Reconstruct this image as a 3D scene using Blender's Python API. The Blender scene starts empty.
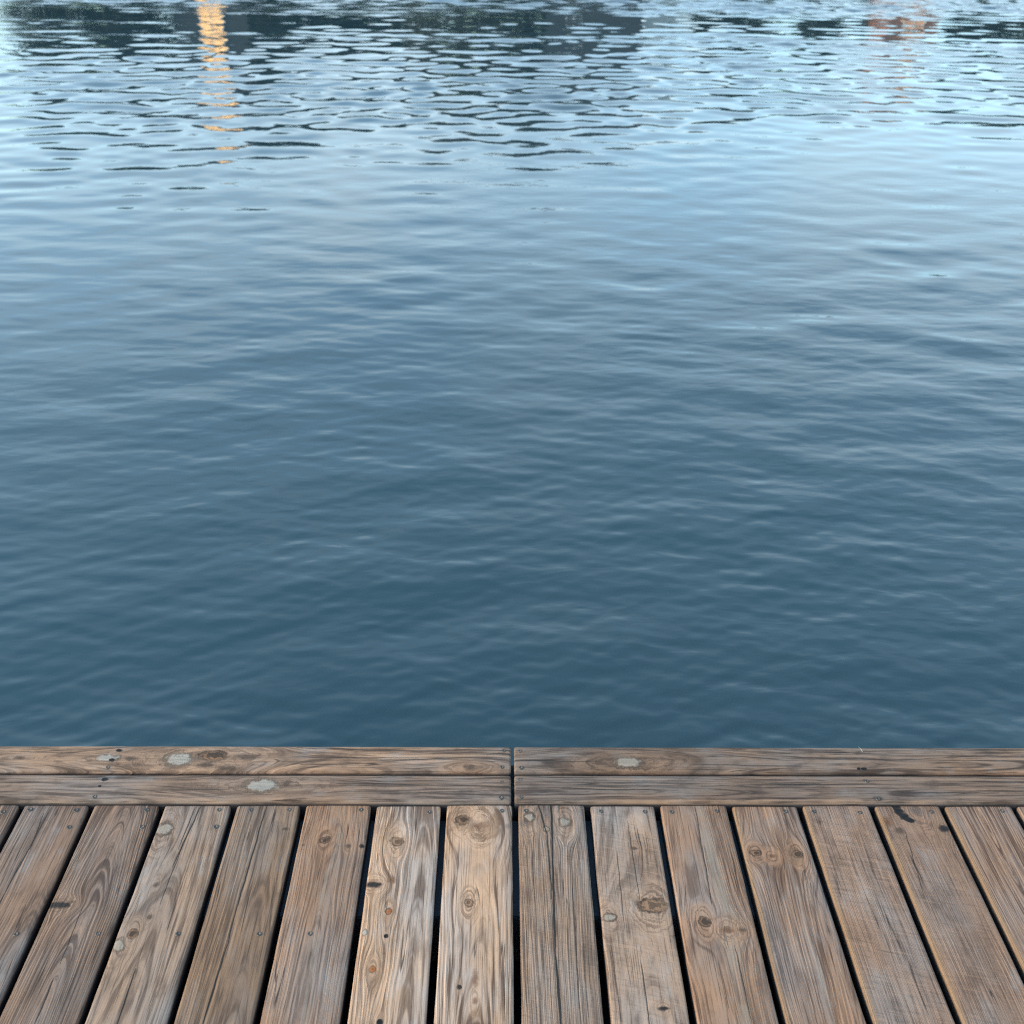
import bpy, bmesh, math, random
import numpy as np
from mathutils import Vector, Matrix, Euler, noise as mnoise

R = math.radians
random.seed(7)
scene = bpy.context.scene
COL = scene.collection

# ------------------------------------------------------------------ camera
H = 1.635
F_PX = 995.0
PITCH, YAW, ROLL = R(31.7), 0.0140, 0.0120
RM = (Matrix.Rotation(-YAW, 3, 'Z') @ Matrix.Rotation(math.pi / 2 - PITCH, 3, 'X')
      @ Matrix.Rotation(ROLL, 3, 'Z'))
cam_d = bpy.data.cameras.new('camera')
cam = bpy.data.objects.new('camera', cam_d)
COL.objects.link(cam)
cam.matrix_world = Matrix.Translation((0, 0, H)) @ RM.to_4x4()
cam_d.sensor_width = 36.0
cam_d.sensor_fit = 'HORIZONTAL'
cam_d.lens = 36.0 * F_PX / 1024.0
cam_d.clip_start = 0.05
cam_d.clip_end = 6000
cam_d.dof.use_dof = True
cam_d.dof.focus_distance = 2.05
cam_d.dof.aperture_fstop = 6.3
scene.camera = cam


def at(px, py, z=0.0):
    """where a point of the deck (height z) sits, read off the photograph"""
    d = RM @ Vector(((px - 512) / F_PX, (512 - py) / F_PX, -1.0))
    t = (z - H) / d.z
    return (d.x * t, d.y * t)


# ------------------------------------------------------------------ node helper
class S:
    """a float socket with arithmetic"""
    def __init__(self, nt, sock):
        self.nt, self.s = nt, sock

    def _m(self, op, *args):
        n = self.nt.nodes.new('ShaderNodeMath')
        n.operation = op
        for i, a in enumerate((self,) + args):
            if isinstance(a, S):
                self.nt.links.new(a.s, n.inputs[i])
            else:
                n.inputs[i].default_value = float(a)
        return S(self.nt, n.outputs[0])

    def __add__(self, o): return self._m('ADD', o)
    __radd__ = __add__
    def __sub__(self, o): return self._m('SUBTRACT', o)
    def __rsub__(self, o): return (self * -1.0) + o
    def __mul__(self, o): return self._m('MULTIPLY', o)
    __rmul__ = __mul__
    def __truediv__(self, o): return self._m('DIVIDE', o)
    def __pow__(self, o): return self._m('POWER', o)
    def sqrt(self): return self._m('SQRT')
    def abs(self): return self._m('ABSOLUTE')
    def fract(self): return self._m('FRACT')
    def floor(self): return self._m('FLOOR')
    def sin(self): return self._m('SINE')
    def max(self, o): return self._m('MAXIMUM', o)
    def min(self, o): return self._m('MINIMUM', o)

    def step(self, a, b, lo=0.0, hi=1.0):
        n = self.nt.nodes.new('ShaderNodeMapRange')
        n.interpolation_type = 'SMOOTHSTEP'
        self.nt.links.new(self.s, n.inputs['Value'])
        for k, v in (('From Min', a), ('From Max', b), ('To Min', lo), ('To Max', hi)):
            if isinstance(v, S):
                self.nt.links.new(v.s, n.inputs[k])
            else:
                n.inputs[k].default_value = v
        return S(self.nt, n.outputs['Result'])


def vec(nt, x, y, z=0.0):
    n = nt.nodes.new('ShaderNodeCombineXYZ')
    for i, a in enumerate((x, y, z)):
        if isinstance(a, S):
            nt.links.new(a.s, n.inputs[i])
        else:
            n.inputs[i].default_value = a
    return n.outputs[0]


def noise(nt, v, scale=1.0, detail=2.0, rough=0.5, dist=0.0):
    n = nt.nodes.new('ShaderNodeTexNoise')
    n.inputs['Scale'].default_value = scale
    n.inputs['Detail'].default_value = detail
    n.inputs['Roughness'].default_value = rough
    n.inputs['Distortion'].default_value = dist
    nt.links.new(v, n.inputs['Vector'])
    return S(nt, n.outputs['Fac'])


def mix(nt, f, a, b, mode='MIX'):
    n = nt.nodes.new('ShaderNodeMix')
    n.data_type = 'RGBA'
    n.blend_type = mode
    n.clamp_factor = True
    if isinstance(f, S):
        nt.links.new(f.s, n.inputs['Factor'])
    else:
        n.inputs['Factor'].default_value = f
    for key, c in (('A', a), ('B', b)):
        sock = [i for i in n.inputs if i.name == key and i.type == 'RGBA'][0]
        if isinstance(c, (tuple, list)):
            sock.default_value = (c[0], c[1], c[2], 1)
        else:
            nt.links.new(c, sock)
    return [o for o in n.outputs if o.type == 'RGBA'][0]


def new_mat(name):
    m = bpy.data.materials.new(name)
    m.use_nodes = True
    nt = m.node_tree
    return m, nt, nt.nodes['Principled BSDF']


def plain(name, col, rough=0.6, metal=0.0, emit=None, es=0.0, var=0.25, scale=3.0):
    m, nt, b = new_mat(name)
    tc = nt.nodes.new('ShaderNodeTexCoord')
    n = noise(nt, tc.outputs['Object'], scale, 4, 0.6)
    c = mix(nt, n, tuple(x * (1 - var) for x in col), tuple(x * (1 + var) for x in col))
    nt.links.new(c, b.inputs['Base Color'])
    b.inputs['Roughness'].default_value = rough
    b.inputs['Metallic'].default_value = metal
    if emit:
        b.inputs['Emission Color'].default_value = (*emit, 1)
        b.inputs['Emission Strength'].default_value = es
    return m


# ------------------------------------------------------------------ weathered wood
EYE = {  # knot colours: core, rim
    'eye':    ((0.175, 0.077, 0.034), (0.027, 0.014, 0.009)),
    'brown':  ((0.231, 0.113, 0.056), (0.037, 0.017, 0.009)),
    'dark':   ((0.030, 0.017, 0.011), (0.062, 0.032, 0.018)),
    'pale':   ((0.300, 0.215, 0.150), (0.075, 0.038, 0.021)),
    'white':  ((0.350, 0.268, 0.200), (0.106, 0.060, 0.035)),
    'orange': ((0.250, 0.072, 0.019), (0.100, 0.048, 0.026)),
    'hole':   ((0.007, 0.005, 0.004), (0.025, 0.014, 0.009)),
    'stain':  ((0.073, 0.039, 0.023), (0.112, 0.067, 0.039)),
    'rust':   ((0.169, 0.067, 0.028), (0.188, 0.086, 0.047)),
    'blue':   ((0.112, 0.084, 0.069), (0.125, 0.086, 0.062)),
}


def wood_material(name, seed, light, dark, width, rings=229.0, centre=0.0, depth=0.03, taper=0.05,
                  knots=(), cracks=(), streaks=(), contrast=1.0, tan_edge=0, blotch=0.5, rough_sawn=0.0,
                  tone=1.0, grey=0.6):
    """knots: (u, v, radius, stretch, kind, deflect); cracks: (u0, u1, v0, v1, half width);
    streaks: (v, half width, colour, amount, u0, u1)"""
    m, nt, b = new_mat(name)
    tc = nt.nodes.new('ShaderNodeTexCoord')
    sep = nt.nodes.new('ShaderNodeSeparateXYZ')
    nt.links.new(tc.outputs['Object'], sep.inputs[0])
    v, u, z = (S(nt, sep.outputs[i]) for i in range(3))
    o = seed * 3.17
    warp = noise(nt, vec(nt, v * 9 + o, u * 2.2 + o, z * 9), 1.0, 2, 0.5) - 0.5
    warp2 = noise(nt, vec(nt, v * 60 + o, u * 9 - o, z * 40), 1.0, 2, 0.5) - 0.5
    psi = v + warp * 0.022 + warp2 * 0.0022 + z * 0.5
    wob = noise(nt, vec(nt, v * 75 + o, u * 75, z * 40), 1.0, 4, 0.62) - 0.5
    masks = []
    halos = []
    for (ku, kv, kr, st, kind, defl) in knots:
        du = (u - ku)
        dv = (v - kv)
        r = ((du / st) ** 2.0 + dv * dv)
        rr = r.sqrt() + wob * (kr * 1.5) + warp2 * (kr * 0.5)
        if defl > 0:
            d2 = (du / (st * 2.3)) ** 2.0 + dv * dv
            r1 = (kr * (1.35 + 0.75 * defl)) ** 2
            psi = psi - dv * r1 / d2.max(r1) * (0.95 * min(1.0, defl + 0.25))
            r2 = d2.sqrt() + wob * (kr * 0.8) + warp2 * 0.004
            halos.append((r2, kr, min(1.0, defl + 0.2)))
        masks.append((rr, kr, kind))
    phi = ((psi - centre) ** 2.0 + (u * taper + depth + (noise(nt, vec(nt, u * 1.7 + o, v * 3, 0.0), 1.0, 2) - 0.5) * 0.035) ** 2.0).sqrt()
    # growth rings of uneven width
    gap = noise(nt, vec(nt, phi * 38, u * 0.4, o), 1.0, 2, 0.5)
    ph = phi * rings + gap * 3.4
    fr = ph.fract()
    late = fr.step(0.45, 0.95) * fr.step(0.93, 1.0, 1.0, 0.0)
    rid = noise(nt, vec(nt, ph.floor() * 7.31 + o, u * 0.8, 0.3), 1.0, 0)      # each ring its own strength
    steep = ((psi - centre).abs() / phi.max(0.0005)).step(0.30, 0.85)
    late = late * rid.step(0.3, 0.62, 0.25, 1.0) * steep.step(0.0, 1.0, 0.45, 1.0)
    fine = noise(nt, vec(nt, phi * (rings * 1.55), u * 5, o), 1.0, 3, 0.65)
    fibre = noise(nt, vec(nt, v * 380 + o, u * 6.5, z * 300), 1.0, 4, 0.72)
    broad = noise(nt, vec(nt, phi * 26 + o, u * 1.5, 0.0), 1.0, 2, 0.5)
    spot = noise(nt, vec(nt, v * 26 + o, u * 11, z * 20), 1.0, 5, 0.62)
    bigs = noise(nt, vec(nt, v * 7 + o, u * 3.1, z * 5), 1.0, 3, 0.55)

    L = tuple(x * tone for x in light)
    D = tuple(x * tone for x in dark)
    gl = sum(L) / 3
    G = (gl * 1.16, gl * 0.98, gl * 0.86)
    col = mix(nt, broad.step(0.3, 0.7), L, tuple(0.68 * a + 0.32 * c for a, c in zip(L, D)))
    col = mix(nt, bigs.step(0.35, 0.7) * grey, col, G)
    col = mix(nt, late * (0.50 * contrast), col, D)
    ridge = fr.step(0.10, 0.24) * fr.step(0.24, 0.42, 1.0, 0.0) * rid.step(0.36, 0.56)
    dash = noise(nt, vec(nt, ph.floor() * 3.7, u * 9.0, o), 1.0, 1, 0.5)
    ridge = ridge * steep
    ridge = ridge * dash.step(0.34, 0.55, 0.25, 1.0)
    col = mix(nt, ridge * (0.62 * contrast), col, tuple(min(1, x * 1.5) for x in L))
    col = mix(nt, fine.step(0.48, 0.62) * (0.74 * contrast), col, tuple(x * 0.75 for x in D))
    col = mix(nt, fine.step(0.47, 0.26) * (0.50 * contrast), col, tuple(min(1, x * 1.55) for x in L))
    col = mix(nt, fibre.step(0.51, 0.66) * 0.78, col, tuple(x * 0.7 for x in D))
    col = mix(nt, fibre.step(0.46, 0.25) * 0.40, col, tuple(min(1, x * 1.5) for x in L))
    col = mix(nt, spot.step(0.50, 0.72) * (0.80 * blotch), col, tuple(x * 0.75 for x in D))
    col = mix(nt, spot.step(0.47, 0.27) * (0.40 * blotch), col, tuple(min(1, x * 1.4) for x in G))
    height = fine * -0.55 + fibre * -0.5 + late * -0.35 + ridge * 0.8
    chk = noise(nt, vec(nt, (psi * 0.6 + v * 0.4) * 105 + o, u * 2.6, z * 60 + 1.7), 1.0, 1, 0.5)
    gate = noise(nt, vec(nt, v * 40 - o, u * 7.0, 5.0), 1.0, 2, 0.5)
    ckl = (chk - 0.5).abs().step(0.004, 0.026, 1.0, 0.0) * gate.step(0.53, 0.66)
    col = mix(nt, ckl * 0.85, col, tuple(x * 0.38 for x in D))
    height = height - ckl * 1.3
    if rough_sawn:
        saw = noise(nt, vec(nt, v * 26 + u * 30, u * 300 + v * 70, o), 1.0, 3, 0.65)
        col = mix(nt, saw.step(0.55, 0.8) * (0.75 * rough_sawn), col, tuple(x * 0.85 for x in D))
        col = mix(nt, saw.step(0.46, 0.30) * (0.35 * rough_sawn), col, tuple(min(1, x * 1.35) for x in L))
        height = height - saw.step(0.5, 0.8) * (0.5 * rough_sawn)
    for (sv, hw, sc, amt, u0, u1) in streaks:
        e = noise(nt, vec(nt, u * 24 + o, sv * 50 + 2.0, 0.0), 1.0, 3, 0.6) - 0.5
        mk = ((psi - sv) + e * (hw * 1.6)).abs().step(hw * 0.35, hw, 1.0, 0.0)
        mk = mk * spot.step(0.34, 0.56) * u.step(u0, u0 + 0.05) * u.step(u1 - 0.05, u1, 1.0, 0.0)
        col = mix(nt, mk * amt, col, sc)
    for (r2, kr, amt) in halos:
        zone = r2.step(kr * 1.35, kr * 2.5, 1.0, 0.0) * amt
        lines = noise(nt, vec(nt, r2 * 330, u * 16 + v * 22, o), 1.0, 2, 0.6)
        zone = zone * spot.step(0.28, 0.6, 0.45, 1.0)
        col = mix(nt, zone * 0.55, col, tuple(min(1, x * 1.12) for x in L))
        col = mix(nt, zone * lines.step(0.45, 0.64) * 0.78, col, D)
        height = height - zone * lines.step(0.49, 0.60) * 0.4
    for (rr, kr, kind) in masks:
        core, rim = EYE[kind]
        inside = rr.step(kr * 0.78, kr * 1.12, 1.0, 0.0)
        rimm = (rr - kr).abs().step(kr * 0.03, kr * 0.34, 1.0, 0.0) * spot.step(0.3, 0.6, 0.35, 1.0)
        if kind in ('pale', 'white'):
            inside = rr.step(kr * 0.62, kr * 1.2, 0.86, 0.0)
        if kind == 'stain':
            inside = rr.step(kr * 0.3, kr * 1.3, 0.8, 0.0)
            rimm = inside * 0.0
        elif kind == 'rust':
            inside = rr.step(kr * 0.3, kr * 1.3, 0.75, 0.0)
            rimm = inside * 0.0
        elif kind == 'blue':
            inside = rr.step(kr * 0.3, kr * 1.3, 0.5, 0.0)
            rimm = inside * 0.0
        kring = (rr * (6.283 * 3.2 / kr) + wob * 5).sin().step(0.0, 1.0)
        kcrack = noise(nt, vec(nt, v * 260 + o, u * 190, 0.0), 1.0, 3, 0.7)
        kc = mix(nt, kring * (0.22 if kind in ('pale', 'white') else 0.8), core, tuple(x * 0.42 for x in core))
        if kind in ('eye', 'brown', 'orange'):
            pith = (rr + wob * (kr * 0.9)).step(kr * 0.45, kr * 0.72, 1.0, 0.0)
            kc = mix(nt, pith * (0.95 if kind == 'eye' else 0.72 if kind == 'brown' else 0.0), tuple(min(1, x * 1.5) for x in core), (0.020, 0.014, 0.010))
            kc = mix(nt, kring * 0.35, kc, tuple(x * 0.5 for x in core))
        kc = mix(nt, rr.step(kr * 0.1, kr * 0.6, 0.45, 0.0) * (0.0 if kind in ('pale', 'white') else 1.0), kc, tuple(x * 0.4 for x in core))
        kc = mix(nt, fibre.step(0.42, 0.66) * 0.5, kc, tuple(x * 0.5 for x in core))
        kc = mix(nt, kcrack.step(0.58, 0.70) * (0.6 if kind in ('eye', 'brown') else 0.3), kc, tuple(x * 0.45 for x in core))
        col = mix(nt, inside, col, kc)
        col = mix(nt, rimm * 0.9, col, rim)
        if kind == 'hole':
            height = height - inside * 3.0
        elif kind not in ('stain', 'rust', 'blue'):
            height = height + inside * (0.6 if kind in ('pale', 'white') else -0.35) - rimm * 0.9
    for (u0, u1, v0, v1, hw) in cracks:
        t = (u - u0) / (u1 - u0)
        wv = noise(nt, vec(nt, u * 20 + o, v0 * 90, 0.0), 1.0, 3, 0.6) - 0.5
        line = t * (v1 - v0) + v0 + wv * 0.006
        tt = t.max(0.0) * (1.0 - t).max(0.0) * 4.0
        wdt = tt.min(1.0) ** 0.5 * hw
        mk = (v - line).abs()
        ck = mk.step(wdt * 0.55, wdt * 1.15 + 0.00002, 1.0, 0.0) * tt.step(0.0, 0.02)
        lip = mk.step(wdt, wdt * 3.5 + 0.0002, 1.0, 0.0) * tt.step(0.0, 0.05)
        col = mix(nt, lip * 0.35, col, D)
        col = mix(nt, ck * 0.94, col, (0.008, 0.007, 0.006))
        height = height - ck * 3.5 - lip * 0.4
    # edges: raw worn wood, then darker colour low on the plank's own sides
    wn = noise(nt, vec(nt, u * 130 + o, v * 40, z * 60), 1.0, 4, 0.65)
    if tan_edge:
        e = (v * float(tan_edge)) - (width / 2 - 0.0085) + (wn - 0.5) * 0.008
        col = mix(nt, e.step(0.0, 0.0030) * 0.62, col, (0.245, 0.130, 0.062))
    side_dark = z.step(-0.006, -0.013)
    col = mix(nt, side_dark * 0.85, col, (0.022, 0.022, 0.024))
    nt.links.new(col, b.inputs['Base Color'])
    b.inputs['Roughness'].default_value = 0.78
    b.inputs['Specular IOR Level'].default_value = 0.28
    bp = nt.nodes.new('ShaderNodeBump')
    bp.inputs['Strength'].default_value = 0.75
    bp.inputs['Distance'].default_value = 0.0013
    nt.links.new(height.s, bp.inputs['Height'])
    nt.links.new(bp.outputs[0], b.inputs['Normal'])
    return m


# ------------------------------------------------------------------ mesh helpers
def board_mesh(name, width, u0, u1, top, thick, rad, seed, end_rad=0.004, step=0.03, cup=0.0006, wob=0.0006):
    """a sawn board along local y with rounded long edges, worn and a little uneven"""
    prof = []
    hw = width / 2
    nseg = 5
    for i in range(nseg + 1):
        a = math.pi / 2 * i / nseg
        prof.append((hw - rad + rad * math.sin(a), top - rad + rad * math.cos(a)))
    prof.append((hw, top - thick + 0.003))
    prof.append((hw - 0.003, top - thick))
    right = prof
    left = [(-x, zz) for x, zz in reversed(prof)]
    ntop = 8
    tops = [(-hw + rad + (2 * hw - 2 * rad) * i / ntop, top) for i in range(1, ntop)]
    ring = left + tops + right          # goes left side up, over the top, down the right side
    us = [u0, u0 + end_rad * 0.35, u0 + end_rad]
    n = max(2, int((u1 - u0) / step))
    us += [u0 + end_rad + (u1 - u0 - 2 * end_rad) * i / n for i in range(1, n)]
    us += [u1 - end_rad, u1 - end_rad * 0.35, u1]
    bm = bmesh.new()
    rows = []
    for uu in us:
        e = min(uu - u0, u1 - uu)
        q = max(0.0, 1 - e / end_rad)
        drop = end_rad * (1 - math.sqrt(max(0.0, 1 - q * q))) * 0.8
        row = []
        for (x, zz) in ring:
            s = 1 if x > 0 else -1
            edge = abs(x) / hw
            dx = s * (mnoise.noise(Vector((uu * 9, seed * 5.1 + s, 0))) * wob * 1.6
                      + mnoise.noise(Vector((uu * 42, seed * 3.3 + s, 4))) * wob) * (edge ** 3)
            dz = -cup * (edge ** 2) * (1 if zz > top - thick / 2 else 0)
            dz += mnoise.noise(Vector((uu * 2.0, x * 8, seed))) * 0.0009
            zt = zz + dz - (drop if zz > top - thick * 0.6 else 0)
            row.append(bm.verts.new((x * (1 - drop / hw * 0.8) + dx, uu, zt)))
        rows.append(row)
    for a, c in zip(rows, rows[1:]):
        for i in range(len(ring) - 1):
            bm.faces.new((a[i], a[i + 1], c[i + 1], c[i]))
        bm.faces.new((a[-1], a[0], c[0], c[-1]))
    bm.faces.new(rows[0])
    bm.faces.new(list(reversed(rows[-1])))
    bmesh.ops.recalc_face_normals(bm, faces=bm.faces)
    me = bpy.data.meshes.new(name)
    bm.to_mesh(me)
    bm.free()
    for p in me.polygons:
        p.use_smooth = len(p.vertices) == 4
    return me


def link(name, me, mat=None, parent=None, loc=(0, 0, 0), rz=0.0):
    ob = bpy.data.objects.new(name, me)
    COL.objects.link(ob)
    if mat:
        me.materials.clear()
        me.materials.append(mat)
    ob.location = loc
    ob.rotation_euler = (0, 0, rz)
    if parent:
        ob.parent = parent
    return ob


def box(bm, x0, x1, y0, y1, z0, z1):
    vs = [bm.verts.new((x, y, z)) for z in (z0, z1) for y in (y0, y1) for x in (x0, x1)]
    for f in ((0, 2, 3, 1), (4, 5, 7, 6), (0, 1, 5, 4), (2, 6, 7, 3), (0, 4, 6, 2), (1, 3, 7, 5)):
        bm.faces.new([vs[i] for i in f])


def bm_obj(name, bm, mat, parent=None, loc=(0, 0, 0), bevel=0.0, smooth=False):
    if bevel:
        bmesh.ops.bevel(bm, geom=list(bm.edges), offset=bevel, segments=2, affect='EDGES')
    bmesh.ops.recalc_face_normals(bm, faces=bm.faces)
    me = bpy.data.meshes.new(name)
    bm.to_mesh(me)
    bm.free()
    if smooth:
        for p in me.polygons:
            p.use_smooth = True
    return link(name, me, mat, parent, loc)


def tube(bm, pts, radii, n=8, cap=True):
    rings = []
    for i, p in enumerate(pts):
        p = Vector(p)
        d = (Vector(pts[min(i + 1, len(pts) - 1)]) - Vector(pts[max(i - 1, 0)])).normalized()
        a = d.orthogonal().normalized()
        c = d.cross(a)
        rings.append([bm.verts.new(p + (a * math.cos(t) + c * math.sin(t)) * radii[i])
                      for t in [2 * math.pi * k / n for k in range(n)]])
    for a, c in zip(rings, rings[1:]):
        for k in range(n):
            bm.faces.new((a[k], a[(k + 1) % n], c[(k + 1) % n], c[k]))
    if cap:
        bm.faces.new(list(reversed(rings[0])))
        bm.faces.new(rings[-1])


def empty(name, loc, label, cat, group=None, rz=0.0):
    e = bpy.data.objects.new(name, None)
    COL.objects.link(e)
    e.location = loc
    e.rotation_euler = (0, 0, rz)
    e.empty_display_size = 0.1
    e['label'] = label
    e['category'] = cat
    if group:
        e['group'] = group
    return e


# ------------------------------------------------------------------ the dock
dock = empty('wooden_dock', (0, 0, 0),
             'weathered grey brown plank dock with double edge boards, above calm blue water', 'dock')
dock['label'] = 'weathered grey brown plank dock with double edge boards above calm blue water'

# screw: shared mesh, countersunk cross-head
def screw_mesh():
    bm = bmesh.new()
    n = 20
    prof = [(0.0052, -0.0014), (0.0050, 0.0002), (0.0044, 0.0007), (0.0036, 0.0008), (0.0029, 0.0003)]
    rings = [[bm.verts.new((r * math.cos(2 * math.pi * k / n), r * math.sin(2 * math.pi * k / n), h)) for k in range(n)]
             for r, h in prof]
    for a, c in zip(rings, rings[1:]):
        for k in range(n):
            bm.faces.new((a[k], a[(k + 1) % n], c[(k + 1) % n], c[k]))
    # cross recess: inner ring pulled down in a cross shape
    inner = []
    for k in range(n):
        a = 2 * math.pi * k / n
        cr = abs(math.cos(2 * a)) ** 2
        inner.append(bm.verts.new((0.0015 * math.cos(a), 0.0015 * math.sin(a), 0.0002 - 0.0016 * cr)))
    for k in range(n):
        bm.faces.new((rings[-1][k], rings[-1][(k + 1) % n], inner[(k + 1) % n], inner[k]))
    cv = bm.verts.new((0, 0, -0.0020))
    for k in range(n):
        bm.faces.new((inner[k], inner[(k + 1) % n], cv))
    bmesh.ops.recalc_face_normals(bm, faces=bm.faces)
    me = bpy.data.meshes.new('screw')
    bm.to_mesh(me)
    bm.free()
    for p in me.polygons:
        p.use_smooth = True
    return me


m_screw, nts, bs = new_mat('weathered_steel')
tcs = nts.nodes.new('ShaderNodeTexCoord')
ns_ = noise(nts, tcs.outputs['Object'], 900, 3, 0.6)
nts.links.new(mix(nts, ns_.step(0.4, 0.65), (0.115, 0.095, 0.078), (0.040, 0.026, 0.018)), bs.inputs['Base Color'])
bs.inputs['Metallic'].default_value = 0.6
bs.inputs['Roughness'].default_value = 0.5
SCREW = screw_mesh()
SCREW.materials.append(m_screw)


def add_screw(parent, u, v, top):
    s = link('screw', SCREW, None, parent, (v, u, top), random.uniform(0, 3))
    s.rotation_euler[0] = random.uniform(-0.10, 0.10)
    s.rotation_euler[1] = random.uniform(-0.10, 0.10)
    sc = random.uniform(0.85, 1.05)
    s.scale = (sc, sc, sc)
    return s


# gap centres between planks, where they meet the edge boards (y=806) and the picture's foot (y=1024)
G806 = [21, 91.2, 162.5, 234.5, 304, 374.5, 444, 515, 587.5, 658, 730, 800, 871.5, 942, 1014]
G1024 = {2: 79, 3: 168.5, 4: 254.5, 5: 342, 6: 429.5, 7: 518, 8: 607.5, 9: 693, 10: 782, 11: 870.5, 12: 960}
gx = []
for i, g in enumerate(G806):
    x = at(g, 806)[0]
    if i in G1024:
        x = 0.5 * x + 0.5 * at(G1024[i], 1024)[0]
    gx.append(x)
pitch_ = (gx[-1] - gx[0]) / (len(gx) - 1)
for _ in range(7):
    gx.insert(0, gx[0] - pitch_)
    gx.append(gx[-1] + pitch_)
# index of plank P0 (left of the first measured gap)
BASE = 6
GAP = 0.0135
Y_END = at(512, 803.4)[1]
Y_BACK = -1.6
THICK = 0.034

BROWN = ((0.27, 0.135, 0.068), (0.067, 0.032, 0.017))
GREY = ((0.326, 0.176, 0.101), (0.083, 0.042, 0.025))
PALEW = ((0.444, 0.235, 0.128), (0.11, 0.05, 0.025))
WARM = ((0.321, 0.151, 0.075), (0.084, 0.036, 0.019))
DULL = ((0.26, 0.13, 0.072), (0.066, 0.032, 0.019))

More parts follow.
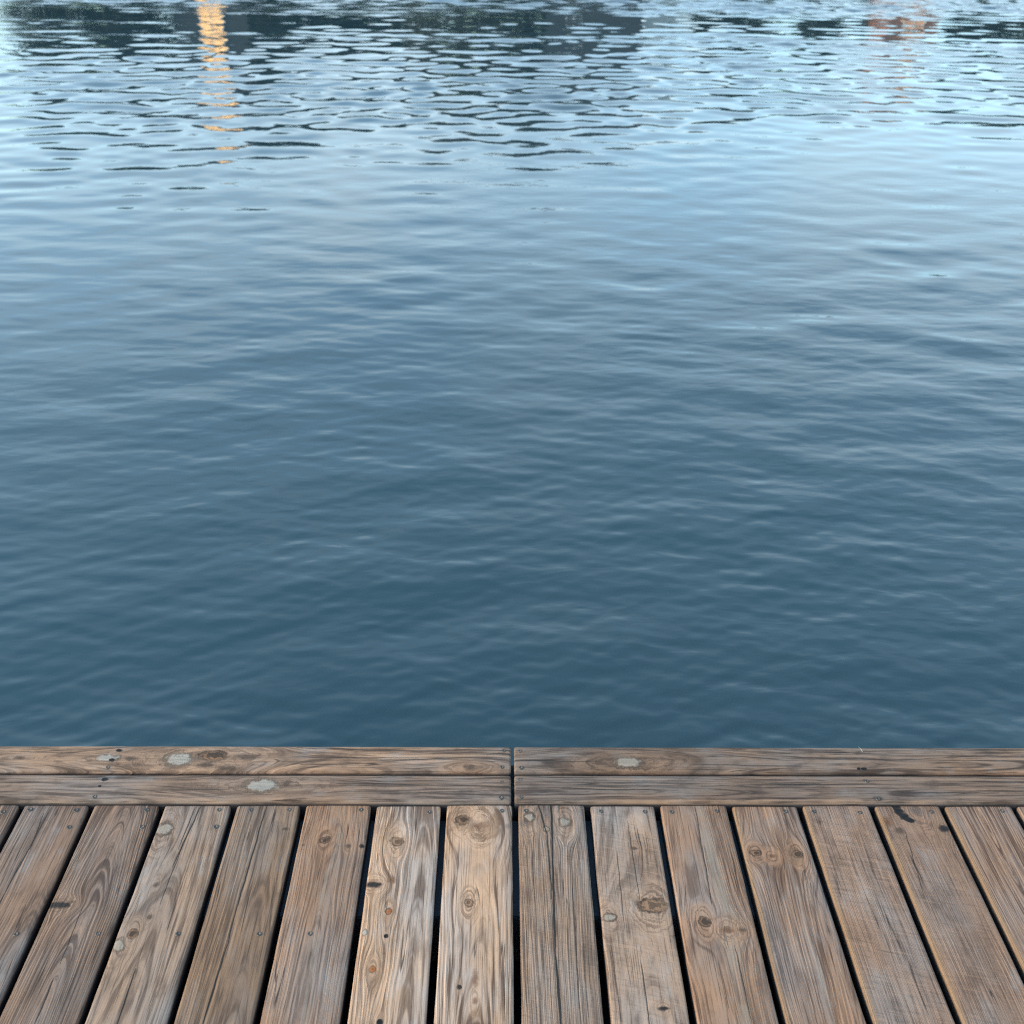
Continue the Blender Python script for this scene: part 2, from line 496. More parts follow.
P = {
    0: dict(c=DULL, label=None, screws=[(3, 812)]),
    1: dict(c=DULL, rings=202, centre=0.05, depth=0.02, taper=0.02, contrast=0.8, blotch=0.8,
            screws=[(30, 809.5), (76, 810), (69, 827), (16, 934)],
            cracks=[(52, 806, 5, 893, 0.0011), (5, 893, -30, 960, .0012), (44, 812, 30, 850, 0.0008)],
            label='dull brown plank at the far left with a thin crack along its left half'),
    2: dict(c=DULL, rings=283, centre=0.0, depth=-0.06, taper=0.075, contrast=1.1,
            screws=[(147, 810), (142, 827), (98, 934)],
            knots=[(58, 905, .024, 0.26, 'dark', 0.3), (72, 902, .006, 0.8, 'stain', 0)],
            cracks=[(54, 978, 36, 1022, 0.0012), (84, 905, 60, 965, .0006)],
            label='dark brown plank with arched grain at its end and a dark spike knot on its left edge'),
    3: dict(c=GREY, rings=162, centre=-0.02, depth=0.03, taper=0.03, contrast=0.9, blotch=0.7,
            screws=[(219, 810), (216, 827), (178, 934)],
            knots=[(133, 934, .0085, 1.1, 'eye', 0.9), (164, 829, .017, 1.0, 'pale', 0.7), (119, 945, .011, 1.3, 'pale', 0.3),
                   (156, 885, .006, 1.2, 'stain', 0.2), (150, 917, .006, 1.2, 'stain', 0.2)],
            cracks=[(202, 804, 172, 868, 0.0013), (196, 806, 178, 850, .0008), (136, 968, 117, 1026, 0.0015), (186, 838, 160, 905, .0007)],
            label='grey plank with a round dark eyed knot and a pale knot on its upper left edge'),
    4: dict(c=BROWN, rings=202, centre=0.03, depth=0.02, taper=0.02, contrast=0.9,
            screws=[(251, 810), (289, 810), (259, 934)],
            knots=[(286, 829, .009, 0.5, 'stain', 0)],
            cracks=[(268, 803, 235, 914, 0.0015), (237, 908, 226, 950, 0.0010), (227, 946, 202, 1028, 0.0015)],
            label='brown plank split by one long dark crack from its end'),
    5: dict(c=WARM, rings=256, centre=0.0, depth=0.015, taper=0.02, contrast=0.75,
            screws=[(360.6, 810), (310, 934)],
            knots=[(325, 840, .0092, 0.85, 'eye', 1.0), (348, 846, .0065, 0.9, 'stain', 0.3), (362, 846, .0045, 1.0, 'dark', 0.2),
                   (303, 845, .003, 1.0, 'stain', 0)],
            streaks=[(0.002, 0.0045, (0.30, 0.225, 0.165), 0.32, -3, 3), (0.011, 0.002, (0.32, 0.24, 0.175), 0.3, -3, 3)],
            label='warm brown plank with a dark ringed knot and a pale streak down its middle'),
    6: dict(c=PALEW, rings=202, centre=0.03, depth=0.015, taper=0.02, contrast=1.0, tone=1.05,
            screws=[(429, 812)],
            knots=[(397, 841, .0125, 0.9, 'brown', 0.6), (374, 884, .014, 0.42, 'dark', 0.5), (392, 879, .011, 1.0, 'rust', 0.0),
                   (389, 911, .0062, 1.1, 'orange', 0.6), (373, 969, .0058, 1.1, 'orange', 1.0), (386, 935.5, .0036, 1.0, 'hole', 0.2),
                   (365, 932, .0055, 1.2, 'white', 0.2), (380, 1022, .005, 0.9, 'hole', 0.5), (384, 953, .003, 1, 'rust', 0)],
            label='pale plank with two orange centred knots and a row of knots down its left half'),
    7: dict(c=PALEW, rings=222, centre=-0.002, depth=0.02, taper=0.03, contrast=1.25, blotch=0.4, tone=1.09,
            screws=[(502, 811)],
            knots=[(463, 820, .0150, 0.75, 'eye', 1.0), (480, 826, .019, 0.7, 'rust', 0.8), (469, 903, .0092, 1.0, 'brown', 1.0),
                   (459.6, 987, .0042, 0.9, 'dark', 0.2), (475, 980, .0065, 3.6, 'rust', 0), (475, 1001, .006, 1.4, 'rust', 0.5),
                   (508, 826, .008, 1.0, 'blue', 0)],
            label='pale plank with a wide swirling knot at its end and a round knot below it'),
    8: dict(c=GREY, rings=310, centre=0.10, depth=0.01, taper=0.01, contrast=1.2, blotch=0.5, rough_sawn=0.55, tone=0.95,
            screws=[(526, 811)],
            knots=[(530, 817, .0105, 1.1, 'pale', 0.7), (565, 822, .0125, 0.9, 'pale', 0.8), (523, 824, .009, 1.2, 'blue', 0),
                   (546, 829, .007, 1.0, 'pale', 0.5)],
            cracks=[(551, 798, 553, 850, 0.0024), (552, 840, 556, 962, 0.0022), (556, 955, 562, 1032, 0.0026),
                    (538, 803, 547, 834, 0.0016), (547, 830, 552, 900, 0.0012), (572, 880, 580, 1010, .0006)],
            label='grey plank with one wide dark split running down its whole length'),
    9: dict(c=GREY, rings=148, centre=0.02, depth=0.05, taper=0.04, contrast=0.75, blotch=0.9, rough_sawn=0.75, tone=1.12,
            screws=[(601, 811), (645, 811.5)],
            knots=[(653, 905, .0270, 0.55, 'brown', 0.7), (609, 917, .013, 0.7, 'pale', 0.6),
                   (634, 848, .007, 0.6, 'stain', 0.4), (664, 1008, .009, 0.45, 'dark', 0.4)],
            cracks=[(628, 820, 640, 900, .0006), (641, 960, 650, 1026, .0007), (617, 850, 625, 930, .0005)],
            label='light grey rough plank with a broad brown knot across its right half'),
    10: dict(c=WARM, rings=270, centre=-0.03, depth=0.02, taper=0.02, contrast=0.8, tone=1.0,
             screws=[(671.6, 812.4), (716.6, 811.5)],
             knots=[(704.6, 922, .0112, 0.85, 'eye', 1.0), (728, 930, .016, 0.5, 'rust', 0.5), (742, 930, .010, 0.5, 'stain', 0.3)],
             streaks=[(0.010, 0.016, (0.27, 0.19, 0.13), 0.5, -3, 3)],
             cracks=[(695, 804, 702, 850, .0006), (702, 845, 712, 905, .0007), (735, 945, 752, 1025, .0008)],
             label='warm tan plank with one dark oval knot low on its middle'),
    11: dict(c=WARM, rings=229, centre=0.085, depth=0.02, taper=0.03, contrast=1.0, tan_edge=-1,
             screws=[(785.5, 811.5)],
             knots=[(755.7, 852.6, .0105, 0.65, 'eye', 1.0), (797, 854, .0105, 0.8, 'eye', 0.8), (772, 856, .011, 0.5, 'rust', 0.7),
                    (768, 930, .012, 5.0, 'blue', 0), (780, 975, .012, 5.0, 'blue', 0)],
             streaks=[(0.012, 0.006, (0.30, 0.23, 0.18), 0.4, -3, 1.36)],
             label='tan plank with a knot on each side near its end and a pale broken streak'),
    12: dict(c=DULL, rings=351, centre=0.14, depth=0.01, taper=0.005, contrast=0.6, blotch=0.7, rough_sawn=0.95, tan_edge=-1, tone=1.2,
             screws=[(813.6, 811.5), (859.6, 812.7)], knots=[], grey=0.6,
             label='plain grey brown plank without knots with a worn tan left edge'),
    13: dict(c=DULL, rings=324, centre=0.12, depth=0.01, taper=0.005, contrast=0.75, blotch=0.8, rough_sawn=0.7, tan_edge=-1, tone=1.08,
             screws=[(931, 812)],
             knots=[(917, 811, .018, 0.9, 'blue', 0.6), (896.5, 807, .0088, 1.25, 'hole', 0), (899, 812, .0088, 1.25, 'hole', 0), (904, 817, .0088, 1.25, 'hole', 0), (910, 820.5, .0095, 0.6, 'hole', 0), (900, 831, .011, 0.8, 'stain', 0), (944, 829, .010, 0.9, 'dark', 0.3),
                    (886, 822, .014, 1.2, 'rust', 0)],
             cracks=[(905, 830, 925, 900, .0006)],
             label='grey brown plank with a hooked black crack in its end'),
    14: dict(c=WARM, rings=256, centre=0.000, depth=-0.0905, taper=0.065, contrast=1.2, tan_edge=-1, blotch=0.3,
             screws=[(1002, 811)], knots=[],
             label='tan plank at the far right with arched grain near its end'),
    15: dict(c=WARM, rings=243, screws=[], label=None),
}

SPARE = []
for i in range(len(gx) - 1):
    k = i - BASE
    x0, x1 = gx[i] + GAP / 2, gx[i + 1] - GAP / 2
    xc, w = (x0 + x1) / 2, x1 - x0
    d = P.get(k, {})
    c = d.get('c') or random.choice([BROWN, GREY, WARM, DULL])
    top = random.uniform(-0.0009, 0.0009)
    yend = Y_END + random.uniform(-0.0015, 0.0008) - 0.004
    uc = 0.0
    knots = []
    for (px, py, kr, st, kind, defl) in d.get('knots', ()):
        X, Y = at(px, py)
        knots.append((Y, X - xc, kr, st, kind, defl))
    # further knots where the photograph no longer looks, towards the camera's feet
    rk = random.Random(100 + i)
    for _ in range(1 if k in P else 4):
        knots.append((rk.uniform(-1.5, 0.85), rk.uniform(-w / 2, w / 2), rk.uniform(.005, .012), rk.uniform(.8, 1.3),
                      rk.choice(['eye', 'brown', 'pale']), 0.9))
    cracks = []
    for (ax, ay, bx, by, hw) in d.get('cracks', ()):
        A, B = at(ax, ay), at(bx, by)
        cracks.append((A[1], B[1], A[0] - xc, B[0] - xc, hw))
    if k not in P and len(SPARE) >= 3:
        mat = SPARE[i % 3]
    else:
        mat = wood_material('weathered_wood', 3 + i * 1.7, c[0], c[1], w, d.get('rings', 170), d.get('centre', rk.uniform(-.05, .05)),
                        d.get('depth', 0.02), d.get('taper', 0.03), knots, cracks, d.get('streaks', ()),
                        d.get('contrast', 1.0), d.get('tan_edge', 0), d.get('blotch', 0.5), d.get('rough_sawn', 0.0),
                        d.get('tone', 1.0), d.get('grey', 0.6))
    if k not in P and len(SPARE) < 3:
        SPARE.append(mat)
    me = board_mesh('plank', w, Y_BACK, yend, 0.0, THICK, 0.0042, i * 1.37, 0.005)
    pk = link('plank', me, mat, dock, (xc, 0, top))
    pk.rotation_euler = (0, 0, 0)
    if d.get('label'):
        pk['label'] = d['label']
    for (px, py) in d.get('screws', ()):
        X, Y = at(px, py)
        add_screw(pk, Y, X - xc, 0.0003)
    if not d.get('screws') and k not in range(16):
        for v in (-0.04, 0.04):
            add_screw(pk, Y_END - 0.02, v, 0.0003)
    for yy in (0.45, -0.35, -1.15):
        for v in (-0.04, 0.04):
            add_screw(pk, yy + rk.uniform(-.01, .01), v + rk.uniform(-.008, .008), 0.0003)

# edge boards: two side by side, butted at one joint
ZE = 0.009
slope_y = lambda py: at(512, py, ZE)[1]
rows = [(slope_y(744.9), slope_y(771.4)), (slope_y(773.4), slope_y(801.2))]
XJ = at(512.6, 775, ZE)[0]
EB = ((0.29, 0.148, 0.08), (0.061, 0.03, 0.017))
EB2 = ((0.271, 0.143, 0.082), (0.061, 0.031, 0.019))
EBD = {
    (0, 0): dict(c=EB, holes=[], screws=[(503.6, 750.5), (502, 767), (108, 767)], tone=1.12,
                 knots=[(108, 758, .0105, 2.6, 'white', 0.6), (112, 760, .004, 1.5, 'hole', 0), (119, 750.5, .004, 1.4, 'hole', 0),
                        (179, 759, .020, 1.6, 'white', 0.7), (214, 756, .015, 1.9, 'eye', 1.0), (206, 765, .010, 2.4, 'stain', 0.4),
                        (228, 768, .009, 3.5, 'stain', 0), (130, 759, .008, 2.5, 'stain', 0), (244, 757, .010, 4.0, 'stain', 0),
                        (470, 767, .010, 1.6, 'stain', .6), (20, 758, .006, 2.5, 'stain', .6)],
                 cracks=[(290, 757, 420, 758, .0006), (300, 764, 360, 764, .0006), (20, 752, 90, 753, .0005), (380, 760, 470, 759, .0005)],
                 label='outer left edge board with a pale knot beside a dark swirling knot'),
    (1, 0): dict(c=EB2, screws=[(502, 782), (501, 797.5), (94.5, 796.5)],
                 knots=[(105, 779, .0045, 1.5, 'hole', 0), (100, 786, .003, 1.2, 'hole', 0), (262, 785, .0185, 2.0, 'white', 0.5),
                        (286, 783, .010, 1.5, 'stain', 0)],
                 cracks=[(330, 783, 430, 784, .0005), (380, 793, 480, 791, .0005), (160, 790, 230, 789, .0004)],
                 label='inner left edge board with a white patch and two nail holes'),
    (0, 1): dict(c=EB, screws=[(520, 751), (521, 767.5)], tone=0.80,
                 knots=[(628, 762, .0165, 2.0, 'pale', 1.0), (859, 768.5, .003, 1.2, 'hole', 0), (864, 768.5, .003, 2.0, 'hole', 0),
                        (858, 753, .005, 2.5, 'stain', 0)],
                 cracks=[(690, 764, 800, 766, .0006), (540, 762, 600, 761, .0005), (900, 760, 1000, 755, .0005)],
                 label='outer right edge board with one pale oval knot'),
    (1, 1): dict(c=EB2, screws=[(520, 779.5), (521, 797), (867, 781), (878, 798.5)], tone=0.78,
                 knots=[(878, 798, .006, 2.0, 'stain', 0), (865, 780, .004, 1.6, 'stain', 0)],
                 cracks=[(560, 789, 680, 790, .0005), (700, 786, 820, 784, .0005), (900, 792, 1000, 793, .0006)],
                 label='inner right edge board without knots'),
}
for (ri, side), d in EBD.items():
    ya, yb = rows[ri][1], rows[ri][0]
    yc, w = (ya + yb) / 2, (yb - ya)
    L = 2.25
    gapj = 0.0035
    xa, xb = (XJ - gapj - L, XJ - gapj) if side == 0 else (XJ + gapj, XJ + gapj + L)
    xc = (xa + xb) / 2
    zt = ZE + random.uniform(-0.0006, 0.0006)
    # local y runs along world x, so local x runs along world -y
    knots = [(at(px, py, ZE)[0] - xc, -(at(px, py, ZE)[1] - yc), kr, st, kd, df) for (px, py, kr, st, kd, df) in d['knots']]
    cracks = []
    for (ax, ay, bx, by, hw) in d['cracks']:
        A, B = at(ax, ay, ZE), at(bx, by, ZE)
        cracks.append((A[0] - xc, B[0] - xc, -(A[1] - yc), -(B[1] - yc), hw))
    mat = wood_material('weathered_edge_wood', 61 + ri * 5.3 + side * 2.9, d['c'][0], d['c'][1], w, 150, 0.035 - 0.02 * side, 0.02, 0.012,
                        knots, cracks, (), 1.1, 0, 0.75, 0.0, d.get('tone', 1.0), 0.55)
    me = board_mesh('edge_board', w, -L / 2, L / 2, 0.0, 0.045, 0.0105, 50 + ri * 3 + side, 0.005, cup=0.0012, wob=0.0005)
    eb = link('edge_board', me, mat, dock, (xc, yc, zt), -math.pi / 2)
    eb['label'] = d['label']
    for (px, py) in d['screws']:
        X, Y = at(px, py, ZE)
        add_screw(eb, X - xc, -(Y - yc), -0.0002)
    for xx in (-0.55, 0.55, 0.2 if side else -0.2):
        pass
    if (ri, side) == (0, 1):
        bm = bmesh.new()
        X, Y = at(863, 752, ZE)
        u_, v_ = X - xc, -(Y - yc)
        tube(bm, [(v_, u_, -0.002), (v_ - 0.004, u_ - 0.004, 0.005), (v_ - 0.008, u_ - 0.010, 0.009)], [0.0006, 0.0005, 0.0002], 5)
        bm_obj('splinter', bm, plain('bleached_splinter', (0.42, 0.38, 0.33), 0.8), eb)

# what carries the boards, and a dark slab added beneath
m_joist = plain('dark_wet_timber', (0.040, 0.042, 0.046), 0.7, var=0.4, scale=6)
y_first, y_second = at(512, 845)[1], at(512, 934)[1]
for (ya, yb, ztop) in ((at(512, 905)[1], Y_END - 0.012, -THICK - 0.003), (0.42, 0.48, -THICK - 0.003),
                       (-0.38, -0.32, -THICK - 0.003), (-1.18, -1.12, -THICK - 0.003)):
    bm = bmesh.new()
    box(bm, -3.2, 3.2, ya, yb, ztop - 0.14, ztop)
    bm_obj('joist', bm, m_joist, dock, bevel=0.003)
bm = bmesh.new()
box(bm, -3.2, 3.2, -1.05, Y_END - 0.02, -0.36, -0.19)  # added slab, only there to keep the gaps between planks black
bm_obj('gap_backing', bm, plain('added_gap_backing', (0.010, 0.010, 0.011), 0.8), dock, bevel=0.01)
bm = bmesh.new()
box(bm, -3.2, 3.2, Y_END + 0.006, rows[0][0] - 0.012, -0.20, ZE - 0.048)
bm_obj('edge_beam', bm, m_joist, dock, bevel=0.004)
for px in (-2.4, 0.1, 2.5):
    for py in (1.50, -0.9):
        bm = bmesh.new()
        tube(bm, [(0, 0, -4.0), (0, 0, -1.4), (0, 0, -0.21)], [0.10, 0.10, 0.095], 14)
        bm_obj('pile', bm, m_joist, dock, (px, py - 0.02, 0), smooth=False)

# ------------------------------------------------------------------ water
WZ = -0.72
rng = np.random.default_rng(11)


def polar_rows():
    r = [0.25]
    while r[-1] < 3000:
        x = r[-1]
        r.append(x * (1.0042 if 1.6 < x < 9 else 1.0044 if 9 <= x < 40 else 1.008 if 40 <= x < 75 else 1.035))
    return np.array(r)


rr = polar_rows()
th = np.concatenate([np.radians(np.arange(-180, -42, 3.0)), np.radians(np.arange(-42, 42, 0.19)), np.radians(np.arange(42, 180, 3.0))])
dr = np.gradient(rr)
RR, TT = np.meshgrid(rr, th, indexing='ij')
X = RR * np.sin(TT)
Y = RR * np.cos(TT)
cell = np.repeat(dr[:, None], len(th), 1)


def smooth_field(x, y, scale, seed, n=14):
    g = np.random.default_rng(seed)
    f = np.zeros_like(x)
    for _ in range(n):
        a = g.uniform(0, 2 * np.pi)
        k = 2 * np.pi / (scale * g.uniform(0.6, 1.8))
        f += np.sin(k * (x * np.cos(a) * 0.35 + y * np.sin(a)) + g.uniform(0, 6.28))
    return f / math.sqrt(n / 2)


patch = smooth_field(X, Y, 9.0, 5)
amp = np.clip(0.88 + 0.32 * patch, 0.4, 1.6)
Z = np.zeros_like(X)
BANDS = ((80, 0.048, 0.14, 0.054, 0.40), (55, 0.14, 0.42, 0.021, 0.45), (70, 0.34, 0.98, 0.041, 0.46))
far = 0.55 + 0.55 * np.clip((RR - 3.5) / 7, 0, 1)
wl = Y + 0.8 * smooth_field(X, Y, 7.0, 21) + 0.5 * smooth_field(X, Y, 3.0, 22)
sst = lambda q: np.clip(q, 0, 1) ** 2 * (3 - 2 * np.clip(q, 0, 1))
lane = sst((wl - 25.0) / 2.5)                       # ruffled water off the far shore, two wind lanes nearer
for (c_, h_, a_) in ((21.8, 1.1, 0.55), (14.6, 1.0, 0.18)):
    lane = np.maximum(lane, a_ * sst(1.3 - np.abs(wl - c_) / h_))
far = far * (1 + 2.6 * lane)
for (nw, l0, l1, slope, spread) in BANDS:
    zb = np.zeros_like(X)
    for lam in np.exp(rng.uniform(np.log(l0), np.log(l1), nw)):
        a = rng.normal(0.10, spread)
        k = 2 * np.pi / lam
        fade = np.clip((lam / cell - 2.5) / 2.5, 0, 1)
        ph = k * (X * math.sin(a) + Y * math.cos(a)) + rng.uniform(0, 6.283)
        ph = ph + 0.9 * np.sin(0.55 * X + 0.35 * Y + rng.uniform(0, 6.28))
        zb += (slope / math.sqrt(nw / 2) / k) * np.sin(ph) * fade
    Z += zb * (far if l0 >= 0.3 else 1.0)
Z *= amp * np.clip((RR - 0.5) / 1.0, 0.2, 1) * np.clip((200 - RR) / 120, 0, 1)
nr, nc = X.shape
co = np.stack([X, Y, Z], -1).reshape(-1, 3).astype(np.float32)
ii, jj = np.meshgrid(np.arange(nr - 1), np.arange(nc), indexing='ij')
jn = (jj + 1) % nc
quads = np.stack([ii * nc + jj, ii * nc + jn, (ii + 1) * nc + jn, (ii + 1) * nc + jj], -1).reshape(-1, 4)[:, ::-1]
me = bpy.data.meshes.new('water')
me.vertices.add(len(co))
me.vertices.foreach_set('co', co.ravel())
me.loops.add(quads.size)
me.loops.foreach_set('vertex_index', quads.ravel().astype(np.int32))
me.polygons.add(len(quads))
me.polygons.foreach_set('loop_start', np.arange(0, quads.size, 4, dtype=np.int32))
me.polygons.foreach_set('use_smooth', np.ones(len(quads), dtype=bool))
me.update(calc_edges=True)
me.validate()
me.attributes.new('ruffle', 'FLOAT', 'POINT').data.foreach_set('value', lane.ravel().astype(np.float32))

m_water, nt, b = new_mat('harbour_water')
tc = nt.nodes.new('ShaderNodeTexCoord')
sep = nt.nodes.new('ShaderNodeSeparateXYZ')
nt.links.new(tc.outputs['Object'], sep.inputs[0])
wx, wy, wz_ = (S(nt, sep.outputs[i]) for i in range(3))
rip1 = noise(nt, vec(nt, wx * 2.2 + wy * 0.5, wy * 6.5 - wx * 0.6), 1.0, 3, 0.55, 0.6)
rip2 = noise(nt, vec(nt, wx * 7 - wy * 2.0, wy * 17 + wx * 2), 1.0, 2, 0.5, 0.4)
pat = noise(nt, vec(nt, wx * 0.10 + 3.1, wy * 0.22), 1.0, 3, 0.55)
at_ = nt.nodes.new('ShaderNodeAttribute')
at_.attribute_name = 'ruffle'
lanes = S(nt, at_.outputs['Fac'])
rip3 = noise(nt, vec(nt, wx * 3.2, wy * 4.5), 1.0, 3, 0.6)
hgt = (rip1 * 0.006 + rip2 * 0.0035) * pat.step(0.38, 0.68, 0.25, 0.75) * wy.step(5.0, 17.0, 1.0, 0.15) + lanes * rip3 * 0.012
bp = nt.nodes.new('ShaderNodeBump')
nt.links.new(hgt.s, bp.inputs['Height'])
bp.inputs['Distance'].default_value = 1.0
bp.inputs['Strength'].default_value = 1.0
nt.links.new(bp.outputs[0], b.inputs['Normal'])
turb = noise(nt, vec(nt, wx * 0.25, wy * 0.5), 1.0, 3, 0.5)
nt.links.new(mix(nt, turb.step(0.3, 0.7), (0.022, 0.044, 0.051), (0.028, 0.049, 0.054)), b.inputs['Base Color'])
b.inputs['Roughness'].default_value = 0.02
b.inputs['IOR'].default_value = 1.333
water = link('water', me, m_water, None, (0, 0, WZ))
water['kind'] = 'structure'

# ------------------------------------------------------------------ far shore (above the frame: seen only mirrored in the water)
SH = 62.0
bm = bmesh.new()
n = 60
prev = None
for i in range(n + 1):
    x = -260 + 520 * i / n
    yy = SH - 1.5 + 1.2 * math.sin(x * 0.11) + 0.02 * abs(x)
    cur = [bm.verts.new((x, yy - 2.0, WZ - 1.2)), bm.verts.new((x, yy, WZ + 0.5)), bm.verts.new((x, yy + 6, WZ + 1.1)),
           bm.verts.new((x, yy + 60, WZ + 2.0)), bm.verts.new((x, yy + 900, WZ + 4.0))]
    if prev:
        for a in range(4):
            bm.faces.new((prev[a], cur[a], cur[a + 1], prev[a + 1]))
    prev = cur
sh = bm_obj('ground', bm, plain('shore_grass', (0.055, 0.075, 0.030), 0.9, var=0.4, scale=0.6), smooth=True)
sh['kind'] = 'structure'

m_bark = plain('bark', (0.075, 0.058, 0.045), 0.9)


def leaf_mat(name, c):
    m, nt, b = new_mat(name)
    tc = nt.nodes.new('ShaderNodeTexCoord')
    n = noise(nt, tc.outputs['Object'], 0.9, 4, 0.65)
    nt.links.new(mix(nt, n.step(0.3, 0.7), tuple(x * 0.6 for x in c), tuple(x * 1.3 for x in c)), b.inputs['Base Color'])
    b.inputs['Roughness'].default_value = 0.75
    return m


def crown_mesh(seed, h, w, base, nclump, nleaf, ls):
    g = np.random.default_rng(seed)
    vs, fs = [], []
    for _ in range(nclump):
        t = g.uniform(0, 1)
        zz = base + (h - base) * t
        rad = w * 0.5 * math.sin(math.pi * min(1, 0.15 + 0.85 * t) ** 0.9) ** 0.7 * g.uniform(0.35, 1.0)
        a = g.uniform(0, 6.283)
        c = np.array([rad * math.cos(a), rad * math.sin(a), zz])
        cr = g.uniform(0.09, 0.17) * w
        pts = c + g.normal(0, 1, (nleaf, 3)) * cr * np.array([0.6, 0.6, 0.45])
        d1 = g.normal(0, 1, (nleaf, 3)); d1 /= np.linalg.norm(d1, axis=1)[:, None]
        d2 = np.cross(d1, g.normal(0, 1, (nleaf, 3))); d2 /= np.linalg.norm(d2, axis=1)[:, None]
        sz = ls * g.uniform(0.6, 1.4, (nleaf, 1))
        vs.append(np.stack([pts - d1 * sz, pts - d2 * sz * .55, pts + d1 * sz, pts + d2 * sz * .55], 1).reshape(-1, 3))
    vs = np.concatenate(vs)
    fs = np.arange(len(vs)).reshape(-1, 4).tolist()
    me = bpy.data.meshes.new('crown')
    me.from_pydata(vs.tolist(), [], fs)
    return me


def trunk_mesh(seed, h, r):
    g = random.Random(seed)
    bm = bmesh.new()
    tube(bm, [(0, 0, -0.4), (0.05, 0, h * .3), (-.05, .08, h * .6), (0, 0, h * .92)], [r, r * .75, r * .5, r * .12], 10)
    for _ in range(7):
        a, z0 = g.uniform(0, 6.28), g.uniform(.3, .7) * h
        l = h * g.uniform(.16, .3)
        tube(bm, [(0, 0, z0), (math.cos(a) * l * .5, math.sin(a) * l * .5, z0 + l * .35), (math.cos(a) * l, math.sin(a) * l, z0 + l * .8)],
             [r * .4, r * .25, r * .06], 6)
    bmesh.ops.recalc_face_normals(bm, faces=bm.faces)
    me = bpy.data.meshes.new('trunk')
    bm.to_mesh(me)
    bm.free()
    return me


LEAF = {'dark': leaf_mat('dark_leaves', (0.022, 0.030, 0.018)), 'olive': leaf_mat('olive_leaves', (0.055, 0.046, 0.018)),
        'mid': leaf_mat('green_leaves', (0.026, 0.036, 0.019))}
KIND = {'dark': ('spruce_tree', 'dark evergreen tree on the far shore'), 'olive': ('birch_tree', 'olive brown leafy tree on the far shore'),
        'mid': ('leafy_tree', 'green leafy tree on the far shore')}
TREE_SRC = {}


def tree(kind, x, y, h, w, label):
    nm, _ = KIND[kind]
    root = empty(nm, (x, y, WZ + 0.8), label, 'tree', 'trees on the far shore', random.uniform(0, 6))
    if kind not in TREE_SRC:
        sd = len(TREE_SRC) + 3
        c = link('crown', crown_mesh(sd, 10, 7.0 if kind != 'dark' else 5.0, 1.2, 95, 90, 0.24), LEAF[kind], root)
        t = link('trunk', trunk_mesh(sd, 10, 0.22), m_bark, root)
        TREE_SRC[kind] = (c, t)
    else:
        for o in TREE_SRC[kind]:
            q = o.copy()
            COL.objects.link(q)
            q.parent = root
    bw = 7.0 if kind != 'dark' else 5.0
    root.scale = (w / bw, w / bw, h / 10)
    return root


# azimuth of a mirrored thing from its column in the picture
def az_x(px, dist):
    return (math.tan((px - 512) / 1084 + YAW)) * dist


TREES = [('mid', 70, 66, 6.6, 5.0, 'smallest green tree at the left end of the far shore row'),
         ('dark', 128, 65, 6.6, 5.2, 'dark evergreen between two green trees left of the lit cottage'),
         ('mid', 165, 68, 6.4, 6.0, 'tall green tree just left of the lit cottage'),
         ('dark', 262, 66, 7.2, 5.4, 'dark evergreen just right of the lit cottage'),
         ('mid', 300, 69, 6.2, 6.0, 'green tree second to the right of the lit cottage'),
         ('dark', 352, 72, 6.4, 5.0, 'low dark evergreen in the gap between cottage and boathouse'),
         ('olive', 455, 66, 7.6, 7.0, 'olive brown tree furthest left of the boathouse'),
         ('olive', 520, 69, 9.0, 7.5, 'tallest olive brown tree standing close behind the black boathouse'),
         ('mid', 402, 70, 6.0, 5.5, 'bushy green tree between the low evergreen and the olive brown trees'),
         ('mid', 697, 73, 5.2, 5.0, 'short green tree close beside the white summer house'),
         ('mid', 735, 72, 6.2, 5.5, 'green tree first to the right of the boathouse'),
         ('dark', 800, 70, 5.6, 4.6, 'dark evergreen right of the boathouse in the row'),
         ('mid', 850, 70, 4.8, 4.6, 'green tree just left of the brick house'),
         ('dark', 938, 70, 5.4, 5.6, 'dark evergreen just right of the brick house'),
         ('mid', 1000, 72, 6.8, 6.0, 'green tree at the right end of the far shore row')]
for (k, px, dist, h, w, lb) in TREES:
    tree(k, az_x(px, dist), dist, h, w, lb)

m_roof = plain('roof_tiles', (0.035, 0.033, 0.034), 0.8)
m_dwall = plain('dark_tarred_boards', (0.030, 0.031, 0.033), 0.8)
m_white = plain('pale_render', (0.62, 0.58, 0.54), 0.8, var=0.1)
m_brick = plain('red_brick', (0.26, 0.105, 0.06), 0.85)
m_lit = plain('lit_pane', (0.8, 0.6, 0.3), 0.3, emit=(1.0, 0.43, 0.09), es=0.5, var=0.05)
m_lit2 = plain('lit_pane_dim', (0.6, 0.3, 0.15), 0.3, emit=(1.0, 0.36, 0.12), es=0.09, var=0.05)
m_frame = plain('window_frame_paint', (0.7, 0.68, 0.64), 0.5, var=0.05)


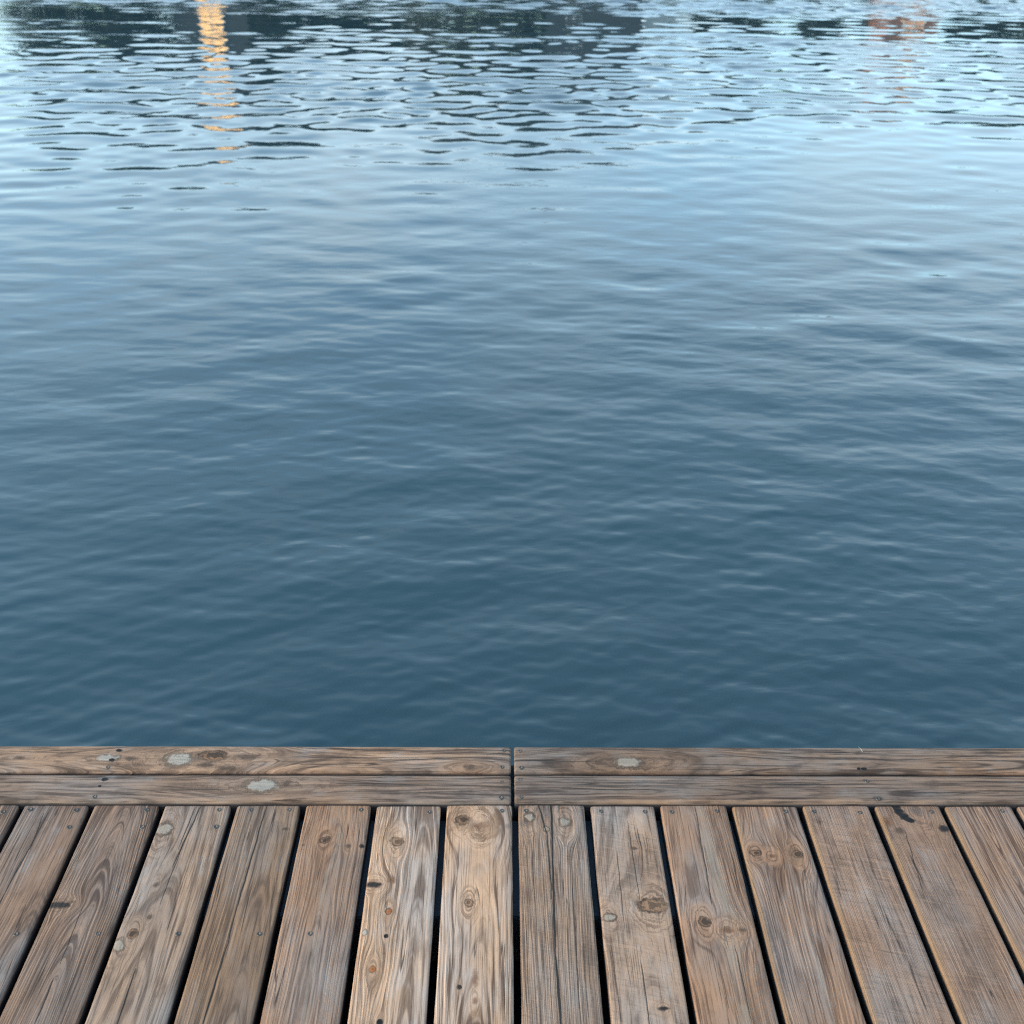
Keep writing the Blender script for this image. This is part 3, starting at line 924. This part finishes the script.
def house(name, label, x, y, w, dep, hw_, hr, mw, mr, windows, mlit):
    root = empty(name, (x, y, WZ + 0.6), label, 'house')
    bm = bmesh.new()
    hx = w / 2
    a = [bm.verts.new(p) for p in ((-hx, 0, -.6), (hx, 0, -.6), (hx, 0, hw_), (0, 0, hw_ + hr - 0.12), (-hx, 0, hw_))]
    c = [bm.verts.new((p.co.x, dep, p.co.z)) for p in a]
    bm.faces.new(a)
    bm.faces.new(list(reversed(c)))
    for i in range(5):
        bm.faces.new((a[i], a[(i + 1) % 5], c[(i + 1) % 5], c[i]))
    bm_obj('wall', bm, mw, root)
    bm = bmesh.new()
    ov, t = 0.18, 0.12
    for s in (-1, 1):
        sl = hr / hx
        pts = [(0, hw_ + hr), (s * (hx + ov), hw_ - ov * sl), (s * (hx + ov), hw_ - ov * sl + t), (0, hw_ + hr + t)]
        f = [bm.verts.new((px_, -ov, pz_)) for px_, pz_ in pts]
        g = [bm.verts.new((px_, dep + ov, pz_)) for px_, pz_ in pts]
        bm.faces.new(f)
        bm.faces.new(list(reversed(g)))
        for i in range(4):
            bm.faces.new((f[i], f[(i + 1) % 4], g[(i + 1) % 4], g[i]))
    rf = bm_obj('roof', bm, mr, root)
    bm = bmesh.new()
    box(bm, hx * .35, hx * .35 + .5, dep * .6, dep * .6 + .5, hw_ + hr * .3, hw_ + hr + .5)
    bm_obj('chimney', bm, m_brick, rf)
    for (wx_, wz0, ww, wh) in windows:
        bm = bmesh.new()
        for (q0, q1, z0, z1) in ((wx_ - ww / 2 - .07, wx_ - ww / 2, wz0 - .07, wz0 + wh + .07), (wx_ + ww / 2, wx_ + ww / 2 + .07, wz0 - .07, wz0 + wh + .07),
                                 (wx_ - ww / 2, wx_ + ww / 2, wz0 - .07, wz0), (wx_ - ww / 2, wx_ + ww / 2, wz0 + wh, wz0 + wh + .07)):
            box(bm, q0, q1, -.07, 0.02, z0, z1)
        box(bm, wx_ - .03, wx_ + .03, -.06, -.035, wz0, wz0 + wh)
        wf = bm_obj('window', bm, m_frame, root)
        bm = bmesh.new()
        box(bm, wx_ - ww / 2, wx_ + ww / 2, -.03, 0.01, wz0, wz0 + wh)
        bm_obj('pane', bm, mlit, wf)
    return root


m_glass = plain('dark_pane', (0.02, 0.025, 0.03), 0.1)
D1 = 64.0
bx0, bx1 = az_x(540, D1), az_x(634, D1)
house('boathouse', 'black tarred gabled boathouse on the far shore', (bx0 + bx1) / 2, D1, bx1 - bx0, 9, 6.9, 1.0, m_dwall, m_roof,
      [(-1.2, 2.0, .8, 1.1)], m_glass)
xw = az_x(218, D1)
house('cottage', 'dark gabled cottage with two tall warmly lit windows on the far shore', xw, D1, 4.2, 6, 6.4, 1.6, m_dwall, m_roof,
      [(0, 1.0, 1.25, 2.0), (0, 3.9, 1.25, 2.2)], m_lit)
xr = az_x(890, D1)
house('brick_house', 'red brick house with dim lit windows on the far shore', xr, D1 + 1, 3.0, 6, 4.4, 1.3, m_brick, m_roof,
      [(0, 0.8, 1.1, 1.2), (0, 2.6, 1.1, 1.2)], m_lit2)
xp = az_x(662, D1)
house('summer_house', 'white rendered summer house right of the black boathouse', xp, D1 + 2, 3.0, 5, 4.6, 1.2, m_white, m_roof,
      [(0, 2.0, 1.0, 1.2)], m_glass)

# ------------------------------------------------------------------ light
EL, AZ = R(23), R(-104)          # sun low, from the left and a little behind (azimuth from +Y towards +X)
sdir = Vector((math.sin(AZ) * math.cos(EL), math.cos(AZ) * math.cos(EL), math.sin(EL)))
sl = bpy.data.lights.new('sun', 'SUN')
sl.energy = 1.2
sl.angle = R(12)
sl.color = (1.0, 0.89, 0.76)
so = bpy.data.objects.new('sun', sl)
COL.objects.link(so)
so.rotation_euler = sdir.to_track_quat('Z', 'Y').to_euler()
so.location = (0, 0, 30)

wd = bpy.data.worlds.new('World')
scene.world = wd
wd.use_nodes = True
wn_ = wd.node_tree
bg = wn_.nodes['Background']
sky = wn_.nodes.new('ShaderNodeTexSky')
sky.sky_type = 'NISHITA'
sky.sun_disc = False
sky.sun_elevation = EL
sky.sun_rotation = AZ
sky.altitude = 0
sky.air_density = 1.0
sky.dust_density = 1.5
sky.ozone_density = 1.5
tcw = wn_.nodes.new('ShaderNodeTexCoord')
spw = wn_.nodes.new('ShaderNodeSeparateXYZ')
wn_.links.new(tcw.outputs['Generated'], spw.inputs[0])
dx_, dy_, dz_ = (S(wn_, spw.outputs[i]) for i in range(3))
# thin bright cloud low over the far shore, thinning out upwards
cl = noise(wn_, vec(wn_, dx_ * 3.0, dy_ * 3.0, dz_ * 11.0), 1.0, 4, 0.55, 0.3)
band = dz_.step(0.02, 0.10) * dz_.step(0.18, 0.88, 1.0, 0.0)
veil = band * cl.step(0.28, 0.66, 0.5, 1.0)
tint = mix(wn_, 1.0, sky.outputs[0], (0.78, 1.17, 1.26), 'MULTIPLY')
wn_.links.new(mix(wn_, veil * 0.85, tint, (3.3, 4.1, 4.6)), bg.inputs['Color'])
bg.inputs['Strength'].default_value = 0.15

scene.view_settings.view_transform = 'Standard'
scene.view_settings.look = 'None'
scene.view_settings.exposure = 1.75
scene.view_settings.gamma = 1.0
scene.view_settings.use_curve_mapping = False
scene.cycles.use_denoising = False
scene.cycles.use_adaptive_sampling = False
scene.cycles.filter_width = 1.25
scene.cycles.max_bounces = 6
